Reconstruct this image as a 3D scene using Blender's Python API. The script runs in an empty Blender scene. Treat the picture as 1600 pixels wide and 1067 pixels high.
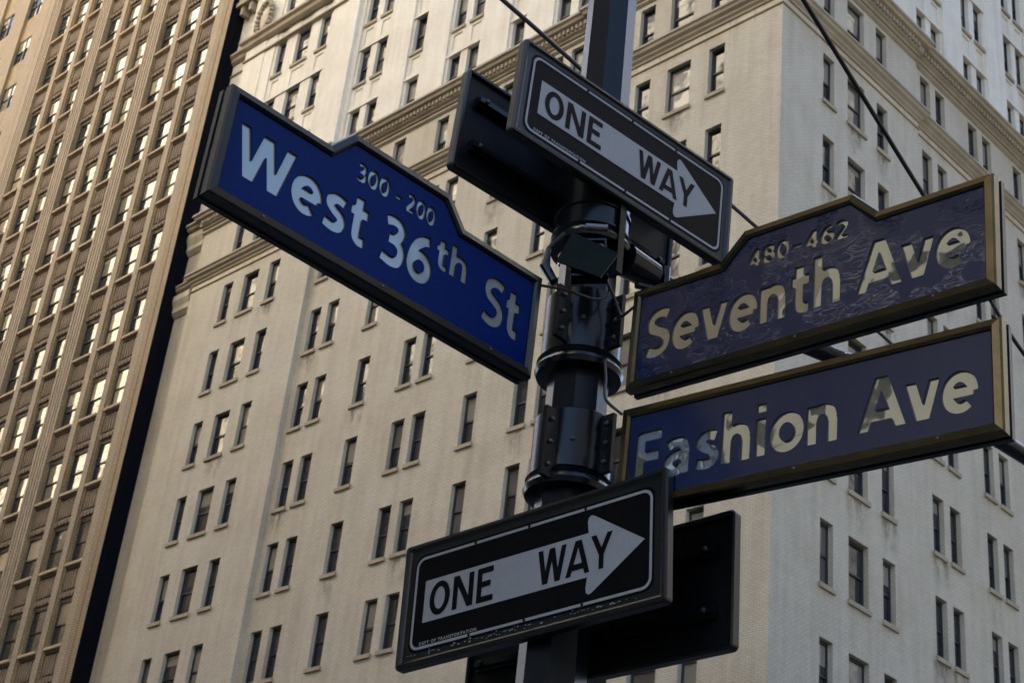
import bpy, bmesh, math, random
import numpy as np
from mathutils import Matrix, Vector
random.seed(7)
S = bpy.context.scene
COL = S.collection
R = math.radians
ZC = 1.6                      # eye height of the photographer

# ------------------------------------------------------------------ camera
cam = bpy.data.cameras.new('camera')
cam.lens = 36.0 * 2630.3 / 1600.0
cam.sensor_width = 36.0
cam.clip_start = 0.1
cam.clip_end = 3000
cam.dof.use_dof = True
cam.dof.focus_distance = 5.4
cam.dof.aperture_fstop = 13
co = bpy.data.objects.new('camera', cam)
COL.objects.link(co)
co.location = (0, 0, ZC)
co.rotation_euler = (2.102303, -0.098994, 0.751548)
S.camera = co

# ------------------------------------------------------------------ world, sun, exposure
SUN_EL, SUN_AZ = R(50), R(-38)        # azimuth measured from +Y towards +X
w = bpy.data.worlds.new('World'); S.world = w; w.use_nodes = True
nt = w.node_tree
sky = nt.nodes.new('ShaderNodeTexSky'); sky.sky_type = 'NISHITA'; sky.sun_disc = False
sky.sun_elevation = SUN_EL; sky.sun_rotation = SUN_AZ
sky.air_density = 1.0; sky.dust_density = 0.6; sky.ozone_density = 1.0
bg = nt.nodes['Background']; bg.inputs['Strength'].default_value = 0.05
nt.links.new(sky.outputs[0], bg.inputs['Color'])
sd = bpy.data.lights.new('sun', 'SUN'); sd.energy = 5.0; sd.angle = R(0.53); sd.color = (1.0, 0.925, 0.80)
so = bpy.data.objects.new('sun', sd); COL.objects.link(so)
sdir = Vector((math.sin(SUN_AZ) * math.cos(SUN_EL), math.cos(SUN_AZ) * math.cos(SUN_EL), math.sin(SUN_EL)))
so.rotation_euler = (-sdir).to_track_quat('-Z', 'Y').to_euler()
so.location = sdir * 300
S.view_settings.view_transform = 'Standard'
S.view_settings.look = 'None'
S.view_settings.exposure = 3.42
S.view_settings.gamma = 1.0
S.view_settings.use_curve_mapping = False
S.render.engine = 'CYCLES'
S.cycles.max_bounces = 8; S.cycles.diffuse_bounces = 4; S.cycles.glossy_bounces = 4
S.cycles.use_denoising = True
S.cycles.sample_clamp_indirect = 6.0
S.cycles.caustics_reflective = False

# ------------------------------------------------------------------ materials
def mat(name, col, rough=0.6, metal=0.0, spec=0.5, ior=1.5):
    m = bpy.data.materials.new(name); m.use_nodes = True
    b = m.node_tree.nodes['Principled BSDF']
    b.inputs['Base Color'].default_value = (*col, 1)
    b.inputs['Roughness'].default_value = rough
    b.inputs['Metallic'].default_value = metal
    b.inputs['IOR'].default_value = ior
    b.inputs['Specular IOR Level'].default_value = spec
    return m

def N(m, t, **kw):
    n = m.node_tree.nodes.new(t)
    for k, v in kw.items():
        if k in n.inputs: n.inputs[k].default_value = v
        else: setattr(n, k, v)
    return n
def L(m, a, b): m.node_tree.links.new(a, b)
def BS(m): return m.node_tree.nodes['Principled BSDF']

def wall_coords(m):
    """(run along the wall, height) from world position, for walls along X or Y"""
    g = N(m, 'ShaderNodeNewGeometry'); s = N(m, 'ShaderNodeSeparateXYZ'); L(m, g.outputs['Position'], s.inputs[0])
    a = N(m, 'ShaderNodeMath', operation='ADD'); L(m, s.outputs[0], a.inputs[0]); L(m, s.outputs[1], a.inputs[1])
    c = N(m, 'ShaderNodeCombineXYZ'); L(m, a.outputs[0], c.inputs[0]); L(m, s.outputs[2], c.inputs[1])
    return g, c

def brick_mat(name, c1, c2, mortar, bw, bh, ms, bump=0.5, dirt=(0.55, 0.48, 0.40), streak=0.5, offs=0.5, rough=0.55):
    m = mat(name, c1, rough)
    g, c = wall_coords(m)
    b = N(m, 'ShaderNodeTexBrick', offset=offs)
    b.inputs['Color1'].default_value = (*c1, 1); b.inputs['Color2'].default_value = (*c2, 1); b.inputs['Mortar'].default_value = (*mortar, 1)
    b.inputs['Scale'].default_value = 1; b.inputs['Brick Width'].default_value = bw; b.inputs['Row Height'].default_value = bh
    b.inputs['Mortar Size'].default_value = ms; b.inputs['Mortar Smooth'].default_value = 0.3; b.inputs['Bias'].default_value = -0.2
    L(m, c.outputs[0], b.inputs['Vector'])
    # large blotches and vertical streaks of soot
    n1 = N(m, 'ShaderNodeTexNoise', Scale=0.45, Detail=6.0, Roughness=0.62); L(m, c.outputs[0], n1.inputs['Vector'])
    mp = N(m, 'ShaderNodeMapping'); mp.inputs['Scale'].default_value = (2.6, 0.16, 1); L(m, c.outputs[0], mp.inputs['Vector'])
    n2 = N(m, 'ShaderNodeTexNoise', Scale=1.0, Detail=5.0, Roughness=0.6); L(m, mp.outputs[0], n2.inputs['Vector'])
    ad = N(m, 'ShaderNodeMath', operation='ADD'); L(m, n1.outputs[0], ad.inputs[0]); L(m, n2.outputs[0], ad.inputs[1])
    rp = N(m, 'ShaderNodeMapRange'); rp.inputs['From Min'].default_value = 0.85; rp.inputs['From Max'].default_value = 1.35
    rp.inputs['To Min'].default_value = 0.0; rp.inputs['To Max'].default_value = streak
    L(m, ad.outputs[0], rp.inputs['Value'])
    mx = N(m, 'ShaderNodeMix', data_type='RGBA', blend_type='MULTIPLY')
    L(m, rp.outputs[0], mx.inputs['Factor']); L(m, b.outputs['Color'], mx.inputs['A']); mx.inputs['B'].default_value = (*dirt, 1)
    L(m, mx.outputs['Result'], BS(m).inputs['Base Color'])
    bp = N(m, 'ShaderNodeBump', Strength=bump, Distance=0.01); bp.invert = True
    L(m, b.outputs['Fac'], bp.inputs['Height']); L(m, bp.outputs[0], BS(m).inputs['Normal'])
    return m

def noisy(m, scale, amt, dark=0.5, bump=0.0, stretch=None):
    b = BS(m); base = tuple(b.inputs['Base Color'].default_value)[:3]
    g = N(m, 'ShaderNodeNewGeometry')
    src = g.outputs['Position']
    if stretch:
        mp = N(m, 'ShaderNodeMapping'); mp.inputs['Scale'].default_value = stretch; L(m, src, mp.inputs['Vector']); src = mp.outputs[0]
    n = N(m, 'ShaderNodeTexNoise', Scale=scale, Detail=6.0, Roughness=0.6); L(m, src, n.inputs['Vector'])
    r = N(m, 'ShaderNodeMapRange'); r.inputs['From Min'].default_value = 0.35; r.inputs['From Max'].default_value = 0.75; r.inputs['To Max'].default_value = amt
    L(m, n.outputs[0], r.inputs['Value'])
    mx = N(m, 'ShaderNodeMix', data_type='RGBA'); L(m, r.outputs[0], mx.inputs['Factor'])
    mx.inputs['A'].default_value = (*base, 1); mx.inputs['B'].default_value = (*[c * dark for c in base], 1)
    L(m, mx.outputs['Result'], b.inputs['Base Color'])
    if bump:
        bp = N(m, 'ShaderNodeBump', Strength=bump, Distance=0.002); L(m, n.outputs[0], bp.inputs['Height']); L(m, bp.outputs[0], b.inputs['Normal'])
    return m

M = {}
M['cream_brick'] = brick_mat('cream_brick', (0.48, 0.435, 0.355), (0.42, 0.38, 0.31), (0.29, 0.26, 0.22), 0.215, 0.072, 0.010, 0.45, streak=0.5)
M['cream_stone'] = brick_mat('cream_stone', (0.50, 0.435, 0.345), (0.46, 0.40, 0.315), (0.20, 0.17, 0.13), 1.05, 0.62, 0.012, 0.25, streak=0.7, offs=0.0)
M['cornice_stone'] = noisy(mat('cornice_stone', (0.34, 0.28, 0.20), 0.7), 0.9, 0.7, 0.55)
M['white_brick'] = brick_mat('white_brick', (0.74, 0.70, 0.63), (0.68, 0.64, 0.57), (0.48, 0.45, 0.40), 0.215, 0.072, 0.009, 0.5, streak=0.5)
M['tan_brick'] = brick_mat('tan_brick', (0.36, 0.262, 0.135), (0.27, 0.19, 0.095), (0.14, 0.10, 0.06), 0.21, 0.10, 0.02, 0.6, streak=0.5)
M['golden_brick'] = brick_mat('golden_brick', (0.33, 0.205, 0.06), (0.25, 0.15, 0.04), (0.06, 0.04, 0.015), 0.16, 0.12, 0.02, 0.7, streak=0.5, offs=0.0)
M['spandrel_clay'] = noisy(mat('spandrel_clay', (0.20, 0.145, 0.10), 0.75), 3.0, 0.8, 0.6)
M['tan_ledge'] = noisy(mat('tan_ledge', (0.46, 0.34, 0.21), 0.7), 2.0, 0.6, 0.7)
M['black_wall'] = noisy(mat('black_wall', (0.004, 0.005, 0.008), 0.9, spec=0.05), 1.0, 0.6, 0.6)  # near-black over the whole side wall
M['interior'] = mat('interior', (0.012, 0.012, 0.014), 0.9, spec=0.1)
M['sash'] = mat('sash', (0.018, 0.02, 0.026), 0.45)

def glass(name, col, wav=0.05, ior=1.65, rough=0.05):
    m = mat(name, col, rough, 0, 0.5, ior)
    g = N(m, 'ShaderNodeNewGeometry')
    n = N(m, 'ShaderNodeTexNoise', Scale=1.1, Detail=2.0, Roughness=0.5); L(m, g.outputs['Position'], n.inputs['Vector'])
    bp = N(m, 'ShaderNodeBump', Strength=wav, Distance=0.12); L(m, n.outputs[0], bp.inputs['Height']); L(m, bp.outputs[0], BS(m).inputs['Normal'])
    return m
GL = [glass('glass_dark', (0.010, 0.012, 0.015)), glass('glass_shade', (0.20, 0.185, 0.16)), glass('glass_blind', (0.085, 0.08, 0.07))]
GLT = [glass('glass_tan_dark', (0.02, 0.02, 0.02), 0.07, 2.4), glass('glass_tan_shade', (0.42, 0.36, 0.26), 0.07, 2.4), glass('glass_tan_blind', (0.22, 0.19, 0.14), 0.07, 2.4)]

# ------------------------------------------------------------------ mesh building helpers
class MB:
    def __init__(s): s.v = []; s.f = []; s.mi = []
    def quad(s, a, b, c, d, mi=0):
        k = len(s.v); s.v += [a, b, c, d]; s.f.append((k, k + 1, k + 2, k + 3)); s.mi.append(mi)
    def box(s, x0, x1, y0, y1, z0, z1, mi=0):
        k = len(s.v)
        s.v += [(x0, y0, z0), (x1, y0, z0), (x1, y1, z0), (x0, y1, z0), (x0, y0, z1), (x1, y0, z1), (x1, y1, z1), (x0, y1, z1)]
        for q in ((0, 3, 2, 1), (4, 5, 6, 7), (0, 1, 5, 4), (1, 2, 6, 5), (2, 3, 7, 6), (3, 0, 4, 7)):
            s.f.append(tuple(k + i for i in q)); s.mi.append(mi)
    def prism(s, pts, y0, y1, mi=0):
        """outline in (x, z), thickness along y"""
        k = len(s.v); n = len(pts)
        s.v += [(p[0], y0, p[1]) for p in pts] + [(p[0], y1, p[1]) for p in pts]
        s.f.append(tuple(range(k, k + n))); s.f.append(tuple(reversed(range(k + n, k + 2 * n)))); s.mi += [mi, mi]
        for i in range(n):
            j = (i + 1) % n; s.f.append((k + i, k + n + i, k + n + j, k + j)); s.mi.append(mi)
    def tube(s, pts, rad, seg=10, cap=True, mi=0):
        pts = [Vector(p) for p in pts]; rr = rad if isinstance(rad, (list, tuple)) else [rad] * len(pts)
        k0 = len(s.v); up = Vector((0, 0, 1)); prev = None
        for i, p in enumerate(pts):
            d = (pts[min(i + 1, len(pts) - 1)] - pts[max(i - 1, 0)]).normalized()
            if prev is None:
                a = d.cross(up)
                if a.length < 0.1: a = d.cross(Vector((1, 0, 0)))
            else: a = prev - d * prev.dot(d)
            a.normalize(); prev = a; b = d.cross(a)
            for j in range(seg):
                t = 2 * math.pi * j / seg
                s.v.append(tuple(p + (a * math.cos(t) + b * math.sin(t)) * rr[i]))
        for i in range(len(pts) - 1):
            for j in range(seg):
                q = (j + 1) % seg
                s.f.append((k0 + i * seg + j, k0 + i * seg + q, k0 + (i + 1) * seg + q, k0 + (i + 1) * seg + j)); s.mi.append(mi)
        if cap:
            s.f.append(tuple(reversed(range(k0, k0 + seg)))); s.mi.append(mi)
            e = k0 + (len(pts) - 1) * seg; s.f.append(tuple(range(e, e + seg))); s.mi.append(mi)
    def lathe(s, prof, seg=32, mi=0, phase=0.0):
        """prof = [(radius, z)] about the z axis"""
        k0 = len(s.v)
        for r_, z in prof:
            for j in range(seg):
                t = 2 * math.pi * j / seg + phase; s.v.append((r_ * math.cos(t), r_ * math.sin(t), z))
        for i in range(len(prof) - 1):
            for j in range(seg):
                q = (j + 1) % seg
                s.f.append((k0 + i * seg + j, k0 + i * seg + q, k0 + (i + 1) * seg + q, k0 + (i + 1) * seg + j)); s.mi.append(mi)
        s.f.append(tuple(reversed(range(k0, k0 + seg)))); s.mi.append(mi)
        e = k0 + (len(prof) - 1) * seg; s.f.append(tuple(range(e, e + seg))); s.mi.append(mi)
    def mesh(s, name, mats, origin=(0, 0, 0), smooth=False, weld=False):
        me = bpy.data.meshes.new(name)
        o = origin
        me.from_pydata([(v[0] - o[0], v[1] - o[1], v[2] - o[2]) for v in s.v], [], s.f)
        for m in (mats if isinstance(mats, (list, tuple)) else [mats]): me.materials.append(m)
        me.polygons.foreach_set('material_index', s.mi)
        if weld:
            bm = bmesh.new(); bm.from_mesh(me); bmesh.ops.remove_doubles(bm, verts=bm.verts, dist=1e-5); bmesh.ops.recalc_face_normals(bm, faces=bm.faces); bm.to_mesh(me); bm.free()
        if smooth:
            for p in me.polygons: p.use_smooth = True
            try: me.set_sharp_from_angle(angle=R(35))
            except Exception: pass
        me.update()
        return me

def link(name, me, parent=None, loc=(0, 0, 0), rot=(0, 0, 0)):
    o = bpy.data.objects.new(name, me); COL.objects.link(o)
    o.parent = parent; o.location = loc; o.rotation_euler = rot
    return o
def part(name, mb, mats, parent=None, loc=(0, 0, 0), rot=(0, 0, 0), origin=(0, 0, 0), **kw):
    return link(name, mb.mesh(name, mats, origin, **kw), parent, loc, rot)
def thing(name, label, cat, loc=(0, 0, 0), group=None):
    o = bpy.data.objects.new(name, None); COL.objects.link(o); o.location = loc; o.empty_display_size = 0.2
    tag(o, label, cat, group); return o
def tag(o, label=None, cat=None, group=None, kind=None):
    if label: o['label'] = label
    if cat: o['category'] = cat
    if group: o['group'] = group
    if kind: o['kind'] = kind

# ------------------------------------------------------------------ street level setting
def sheet(name, x0, x1, y0, y1, z, m, kind='structure'):
    b = MB(); b.quad((x0, y0, z), (x1, y0, z), (x1, y1, z), (x0, y1, z))
    o = part(name, b, m); o['kind'] = kind; return o
M['asphalt'] = noisy(mat('asphalt', (0.05, 0.05, 0.052), 0.85), 1.5, 0.8, 0.6)
M['pavement'] = brick_mat('pavement', (0.30, 0.29, 0.27), (0.27, 0.26, 0.24), (0.12, 0.12, 0.11), 1.5, 1.5, 0.02, 0.3, offs=0.0)
sheet('ground', -900, 900, -900, 900, -0.12, M['asphalt'])
b = MB(); b.box(-22.0, -1.2, -8, 4.0, -0.11, 0.0)
o = part('pavement', b, M['pavement']); o['kind'] = 'structure'
b = MB(); b.box(-70, -22.0, 29.0, 60, -0.11, 0.0); b.box(-22.0, 0, -9.9, -8.0, -0.11, 0.0)
o = part('far_pavement', b, M['pavement']); o['kind'] = 'structure'

# ------------------------------------------------------------------ facades as stepped relief
def facade(mb, org, U, Nn, us, zs, depth, midx):
    """grid of cells, each at its own depth behind the reference plane, with the returns between them"""
    us = sorted(set(round(u, 4) for u in us)); zs = sorted(set(round(z, 4) for z in zs))
    U = Vector(U); Nn = Vector(Nn); org = Vector(org)
    def P(u, z, d): q = org + U * u - Nn * d; return (q.x, q.y, z)
    nu, nz = len(us) - 1, len(zs) - 1
    D = [[depth((us[i] + us[i + 1]) / 2, (zs[j] + zs[j + 1]) / 2) for j in range(nz)] for i in range(nu)]
    flip = U.cross(Vector((0, 0, 1))).dot(Nn) < 0
    def q(a, b_, c, d, mi):
        mb.quad(d, c, b_, a, mi) if flip else mb.quad(a, b_, c, d, mi)
    for i in range(nu):
        j = 0
        while j < nz:          # merge equal cells upwards
            k = j; mi = midx((us[i] + us[i + 1]) / 2, (zs[j] + zs[j + 1]) / 2, D[i][j])
            while k + 1 < nz and D[i][k + 1] == D[i][j] and midx((us[i] + us[i + 1]) / 2, (zs[k + 1] + zs[k + 2]) / 2, D[i][k + 1]) == mi: k += 1
            d = D[i][j]
            if d is not None: q(P(us[i], zs[j], d), P(us[i + 1], zs[j], d), P(us[i + 1], zs[k + 1], d), P(us[i], zs[k + 1], d), mi)
            j = k + 1
    for i in range(nu - 1):
        for j in range(nz):
            a, b_ = D[i][j], D[i + 1][j]
            if a != b_:
                mi = midx(us[i + 1] + (-1e-3 if a < b_ else 1e-3), (zs[j] + zs[j + 1]) / 2, min(a, b_))
                q(P(us[i + 1], zs[j], a), P(us[i + 1], zs[j], b_), P(us[i + 1], zs[j + 1], b_), P(us[i + 1], zs[j + 1], a), mi)
    for i in range(nu):
        for j in range(nz - 1):
            a, b_ = D[i][j], D[i][j + 1]
            if a != b_:
                mi = midx((us[i] + us[i + 1]) / 2, zs[j + 1] + (-1e-3 if a < b_ else 1e-3), min(a, b_))
                q(P(us[i], zs[j + 1], b_), P(us[i], zs[j + 1], a), P(us[i + 1], zs[j + 1], a), P(us[i + 1], zs[j + 1], b_), mi)

def offset_path(pts, d, closed=False):
    """mitred offset of a plan polyline, to the right-hand side"""
    n = len(pts); out = []
    for i in range(n):
        p = Vector(pts[i])
        a = (p - Vector(pts[i - 1])).normalized() if (i > 0 or closed) else None
        b_ = (Vector(pts[(i + 1) % n]) - p).normalized() if (i < n - 1 or closed) else None
        if a is None: a = b_
        if b_ is None: b_ = a
        na, nb = Vector((a.y, -a.x)), Vector((b_.y, -b_.x)); m_ = (na + nb)
        m_ = m_ / m_.length_squared * 2 if m_.length > 1e-6 else na
        out.append(p + m_ * d)
    return out
def sweep(mb, path, prof, closed=False, mi=0, close_prof=False):
    """profile = [(outward offset, z)] swept along a plan path"""
    rings = [[(q.x, q.y, z) for q in offset_path(path, d, closed)] for d, z in prof]
    n = len(path); np_ = len(prof)
    for i in range(n if closed else n - 1):
        j = (i + 1) % n
        for k in range(np_ if close_prof else np_ - 1):
            l = (k + 1) % np_
            mb.quad(rings[k][i], rings[k][j], rings[l][j], rings[l][i], mi)
    if not closed:
        for i in (0, n - 1):
            kk = len(mb.v); mb.v += [rings[k][i] for k in range(np_)]; f = tuple(range(kk, kk + np_))
            mb.f.append(f if i else tuple(reversed(f))); mb.mi.append(mi)

# ------------------------------------------------------------------ projection test, to build windows only where the photograph can see them
CR = co.rotation_euler.to_matrix()
def visible(p, margin=150):
    c = CR.transposed() @ (Vector(p) - Vector((0, 0, ZC)))
    if c.z > -1: return False
    x = 800 + 2630.3 * c.x / -c.z; y = 533.5 - 2630.3 * c.y / -c.z
    return -margin < x < 1600 + margin and -margin < y < 1067 + margin

# ------------------------------------------------------------------ double hung window of any width, shared meshes
_win = {}; _bl = {}
def window(parent, x, y, z, rot, wd, ht, glassset, sill_mat=None, ledge=True, weights=(0.62, 0.2, 0.18)):
    key = (round(wd, 2), round(ht, 2))
    if key not in _win:
        f = MB(); t = 0.055
        f.box(-wd / 2, -wd / 2 + t, 0, 0.10, 0, ht); f.box(wd / 2 - t, wd / 2, 0, 0.10, 0, ht)
        f.box(-wd / 2 + t, wd / 2 - t, -0.02, 0.10, ht - 0.09, ht); f.box(-wd / 2 + t, wd / 2 - t, 0.0, 0.10, 0, t)
        f.box(-wd / 2 + t, wd / 2 - t, 0.01, 0.075, ht * 0.5 - 0.035, ht * 0.5 + 0.03)
        f.box(-wd / 2 + t, -wd / 2 + t + 0.03, 0.015, 0.05, ht * 0.5 + 0.03, ht - t); f.box(wd / 2 - t - 0.03, wd / 2 - t, 0.015, 0.05, ht * 0.5 + 0.03, ht - t)
        g = MB(); hw = wd / 2 - t + 0.004; hh = (ht / 2 - t) / 2
        g.box(-hw, hw, 0, 0.006, -hh, hh)
        s_ = MB(); s_.box(-wd / 2 - 0.07, wd / 2 + 0.07, -0.08, 0.18, -0.15, 0.0)
        _win[key] = (f.mesh('window', M['sash']), [g.mesh('pane', q) for q in GL], [g.mesh('pane', q) for q in GLT], s_.mesh('sill', M['cornice_stone']))
    fm, g1, g2, sm = _win[key]
    gs = g1 if glassset == 0 else g2
    fr = link('window', fm, parent, (x, y, z), (0, 0, rot))
    k = random.choices((0, 1, 2), weights)[0]
    k2 = 0 if (k != 0 and random.random() < 0.5) else k
    for nm, kk, yy, zz in (('pane', k, 0.035, ht * 0.75 - 0.02), ('pane', k2, 0.062, ht * 0.25 + 0.02)):
        link(nm, gs[kk], fr, (0, yy, zz), (R(random.gauss(0, 0.3)), 0, R(random.gauss(0, 0.5))))
    bh = {0: 0.30, 1: 0.22}[glassset]
    if random.random() < bh:
        kb = (key, round(random.choice((0.25, 0.45, 0.7, 0.95)), 2), glassset)
        if kb not in _bl:
            g = MB(); hw = wd / 2 - 0.054; hh = kb[1] * (ht * 0.5 - 0.13); g.box(-hw, hw, 0, 0.004, -hh, 0); _bl[kb] = g.mesh('blind', (GL if glassset == 0 else GLT)[1])
        link('blind', _bl[kb], fr, (0, 0.028, ht - 0.094))
    if ledge: link('sill', sm, fr, (0, -0.175, 0))
    return fr

# ================================================================== CREAM CORNER BUILDING
CX, CY = -25.713, 35.265
def hz(r): return 31.92 - 3.52 * (r - 1) + ZC          # head of window row r
HEAD = {-6: 56.6, -5: 53.05, -4: 49.45, -3: 45.9, -2: 42.5, -1: 38.97, 0: 35.45, 1: 31.92, 2: 28.4, 3: 24.9, 4: 21.35, 5: 17.68, 6: 14.15, 7: 10.6, -7: 60.1, -8: 63.6, -9: 67.1}
HEAD = {k: v + ZC for k, v in HEAD.items()}
WH = 2.05
A_COLS = [(2.40, 3.08), (3.88, 4.94), (5.71, 6.40), (9.25, 9.94), (10.36, 11.05), (12.88, 13.57), (15.51, 16.20), (16.62, 17.31), (19.20, 19.92), (21.80, 22.49), (22.92, 23.61), (26.21, 26.92), (27.66, 28.71), (29.51, 30.18)]
B_COLS = [(2.42, 3.10), (3.91, 4.97), (5.77, 6.47)]
for k in range(9): B_COLS += [(9.05 + 3.5 * k, 9.74 + 3.5 * k), (10.13 + 3.5 * k, 10.81 + 3.5 * k)]
TOP = 76.0
def a_base(u): return 0.0 if u < 8.6 else 0.10 if u < 24.0 else -0.12 if u < 32.8 else 0.22
def b_base(v): return 0.0 if v < 8.55 else 0.15
A_REC = [(2.1, 6.7), (9.1, 11.2), (12.73, 13.72), (15.36, 17.46), (19.05, 20.07), (21.65, 23.76), (26.0, 30.4)]
B_REC = [(2.1, 6.8)] + [(8.92 + 3.5 * k, 10.95 + 3.5 * k) for k in range(9)]
Z_UP = 44.0 + ZC - 0.3
def in_any(u, rs): return any(a < u < b_ for a, b_ in rs)
def main_depth(base, cols, rec):
    def f(u, z):
        d = base(u); up = z > Z_UP
        col = next((c for c in cols if c[0] < u < c[1]), None)
        if up and in_any(u, rec): d += 0.10
        if col:
            for r, h in HEAD.items():
                lo = h - WH if r != -2 else 40.25 + ZC
                if lo < z < h: return round(d + 0.36, 4)
                if up and h + 0.30 < z < h + 1.18 and col[0] + 0.08 < u < col[1] - 0.08: return round(d + 0.045, 4)
        if up and in_any(u, rec):
            for r, h in HEAD.items():
                if h < z < h + 0.12: return round(d - 0.06, 4)
        if up and 24.9 < u < 31.2 and not in_any(u, rec) and base is a_base: d += 0.04
        return round(d, 4)
    return f
def grid_z():
    zs = [0, TOP, Z_UP, 40.25 + ZC, 36.0]
    for h in HEAD.values(): zs += [h - WH, h, h + 0.12, h + 0.30, h + 1.18]
    return zs
def grid_u(cols, rec, extra):
    us = list(extra)
    for a, b_ in cols: us += [a, b_, a + 0.08, b_ - 0.08]
    for a, b_ in rec: us += [a, b_]
    return us
def main_mi(u, z, d):
    zz = z - ZC
    if 39.60 < zz < 40.3 or 42.9 < zz < 43.9: return 1
    if zz > 43.9: return 3
    return 0
bld = thing('corner_building', 'tall cream brick corner building with black sash windows and two cornices', 'building', (CX, CY, 0))
ORG = (CX, CY, 0)
fa = MB()
dA = main_depth(a_base, A_COLS, A_REC)
facade(fa, (CX, CY, 0), (-1, 0, 0), (0, -1, 0), grid_u(A_COLS, A_REC, (0, 8.6, 24.0, 24.9, 31.2, 32.8, 52)), grid_z(), dA,
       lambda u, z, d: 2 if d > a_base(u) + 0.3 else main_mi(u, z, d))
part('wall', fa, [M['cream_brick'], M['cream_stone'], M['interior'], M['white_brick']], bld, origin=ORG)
fb = MB()
dB = main_depth(b_base, B_COLS, B_REC)
facade(fb, (CX, CY, 0), (0, 1, 0), (1, 0, 0), grid_u(B_COLS, B_REC, (0, 8.55, 48)), grid_z(), dB,
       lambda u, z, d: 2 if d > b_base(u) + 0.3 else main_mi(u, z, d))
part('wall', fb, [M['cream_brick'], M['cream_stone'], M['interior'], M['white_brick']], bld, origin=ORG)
bk = MB(); bk.box(CX - 52, CX - 50.5, CY + 0.4, CY + 48, 0, TOP); bk.box(CX - 50.5, CX - 0.4, CY + 46.6, CY + 48, 0, TOP)
part('rear_wall', bk, M['cream_brick'], bld, origin=ORG)
rf = MB(); rf.box(CX - 51.9, CX - 0.05, CY + 0.3, CY + 47.9, TOP, TOP + 0.6)
for q_ in (rf,):
    q_.box(CX - 51.5, CX - 30.0, CY + 1.5, CY + 16, TOP + 0.6, 132)  # unseen tower added above the roof to shade the facades opposite
part('roof', rf, M['cornice_stone'], bld, origin=ORG)

path = [(CX - 52, CY + 0.22), (CX - 32.8, CY + 0.22), (CX - 32.8, CY - 0.12), (CX - 24.0, CY - 0.12), (CX - 24.0, CY + 0.10), (CX - 8.6, CY + 0.10),
        (CX - 8.6, CY), (CX, CY), (CX, CY + 8.55), (CX - 0.15, CY + 8.55), (CX - 0.15, CY + 48)]
z = ZC
cs = [M['cornice_stone'], M['cream_stone']]
c1 = MB()
sweep(c1, path, [(-0.05, 40.44 + z), (0.34, 40.40 + z), (0.36, 40.30 + z), (0.30, 40.26 + z), (0.27, 40.14 + z), (0.16, 40.06 + z), (0.15, 39.98 + z), (0.07, 39.90 + z), (0.06, 39.82 + z), (-0.05, 39.80 + z)])
part('cornice', c1, cs, bld, origin=ORG)
c2 = MB()
sweep(c2, path, [(-0.05, 39.56 + z), (0.05, 39.54 + z), (0.06, 39.48 + z), (-0.05, 39.45 + z)])
part('string_course', c2, cs, bld, origin=ORG)
c3 = MB()
sweep(c3, path, [(-0.05, 43.95 + z), (0.30, 43.86 + z), (0.52, 43.76 + z), (0.55, 43.62 + z), (0.46, 43.56 + z), (0.42, 43.44 + z), (0.24, 43.38 + z), (0.22, 43.12 + z), (0.12, 43.06 + z), (0.10, 42.98 + z), (-0.05, 42.94 + z)])
part('cornice', c3, cs, bld, origin=ORG)
c4 = MB()
sweep(c4, path, [(-0.05, 42.90 + z), (0.09, 42.86 + z), (0.11, 42.76 + z), (0.03, 42.68 + z), (-0.05, 42.66 + z)])
part('string_course', c4, cs, bld, origin=ORG)
# dentils under the upper cornice
dn = MB()
for a0, a1, yb in ((0.1, 8.5, CY), (8.8, 23.9, CY + 0.10), (24.1, 32.7, CY - 0.12)):
    u = a0
    while u < a1:
        dn.box(CX - u - 0.11, CX - u, yb - 0.33, yb - 0.20, 43.18 + z, 43.37 + z); u += 0.22
for a0, a1, xb in ((0.1, 8.4, CX), (8.7, 40, CX - 0.15)):
    u = a0
    while u < a1:
        dn.box(xb + 0.20, xb + 0.33, CY + u, CY + u + 0.11, 43.18 + z, 43.37 + z); u += 0.22
o = part('dentil_course', dn, M['cornice_stone'], bld, origin=ORG); o['kind'] = 'stuff'
# moulding over the giant order of the left bay, with its cartouche
c5 = MB()
lp = [(CX - 34.6, CY + 0.22), (CX - 32.8, CY + 0.22), (CX - 32.8, CY - 0.12), (CX - 24.0, CY - 0.12), (CX - 24.0, CY + 0.10), (CX - 22.0, CY + 0.10)]
sweep(c5, lp, [(-0.05, 54.45 + z), (0.34, 54.40 + z), (0.36, 54.24 + z), (0.22, 54.14 + z), (0.18, 53.96 + z), (0.06, 53.86 + z), (-0.05, 53.84 + z)])
sweep(c5, lp, [(-0.05, 53.22 + z), (0.07, 53.20 + z), (0.08, 53.10 + z), (-0.05, 53.06 + z)])
part('cornice', c5, cs, bld, origin=ORG)
ct = MB()
for i in range(22):          # wreath of carved lumps round an oval shield
    t = 2 * math.pi * i / 22; px, pz = CX - 31.6 + 0.55 * math.cos(t), 55.35 + z + 1.05 * math.sin(t)
    rr = 0.15 + 0.05 * random.random()
    k0 = len(ct.v)
    bm = bmesh.new(); bmesh.ops.create_icosphere(bm, subdivisions=1, radius=rr, matrix=Matrix.Translation((px, CY - 0.30, pz)))
    ct.v += [tuple(v.co) for v in bm.verts]; ct.f += [tuple(k0 + v.index for v in f.verts) for f in bm.faces]; ct.mi += [0] * len(bm.faces); bm.free()
k0 = len(ct.v)
bm = bmesh.new(); bmesh.ops.create_uvsphere(bm, u_segments=20, v_segments=12, radius=1, matrix=Matrix.Translation((CX - 31.6, CY - 0.12, 55.35 + z)) @ Matrix.Diagonal((0.42, 0.24, 0.9, 1)))
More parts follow.
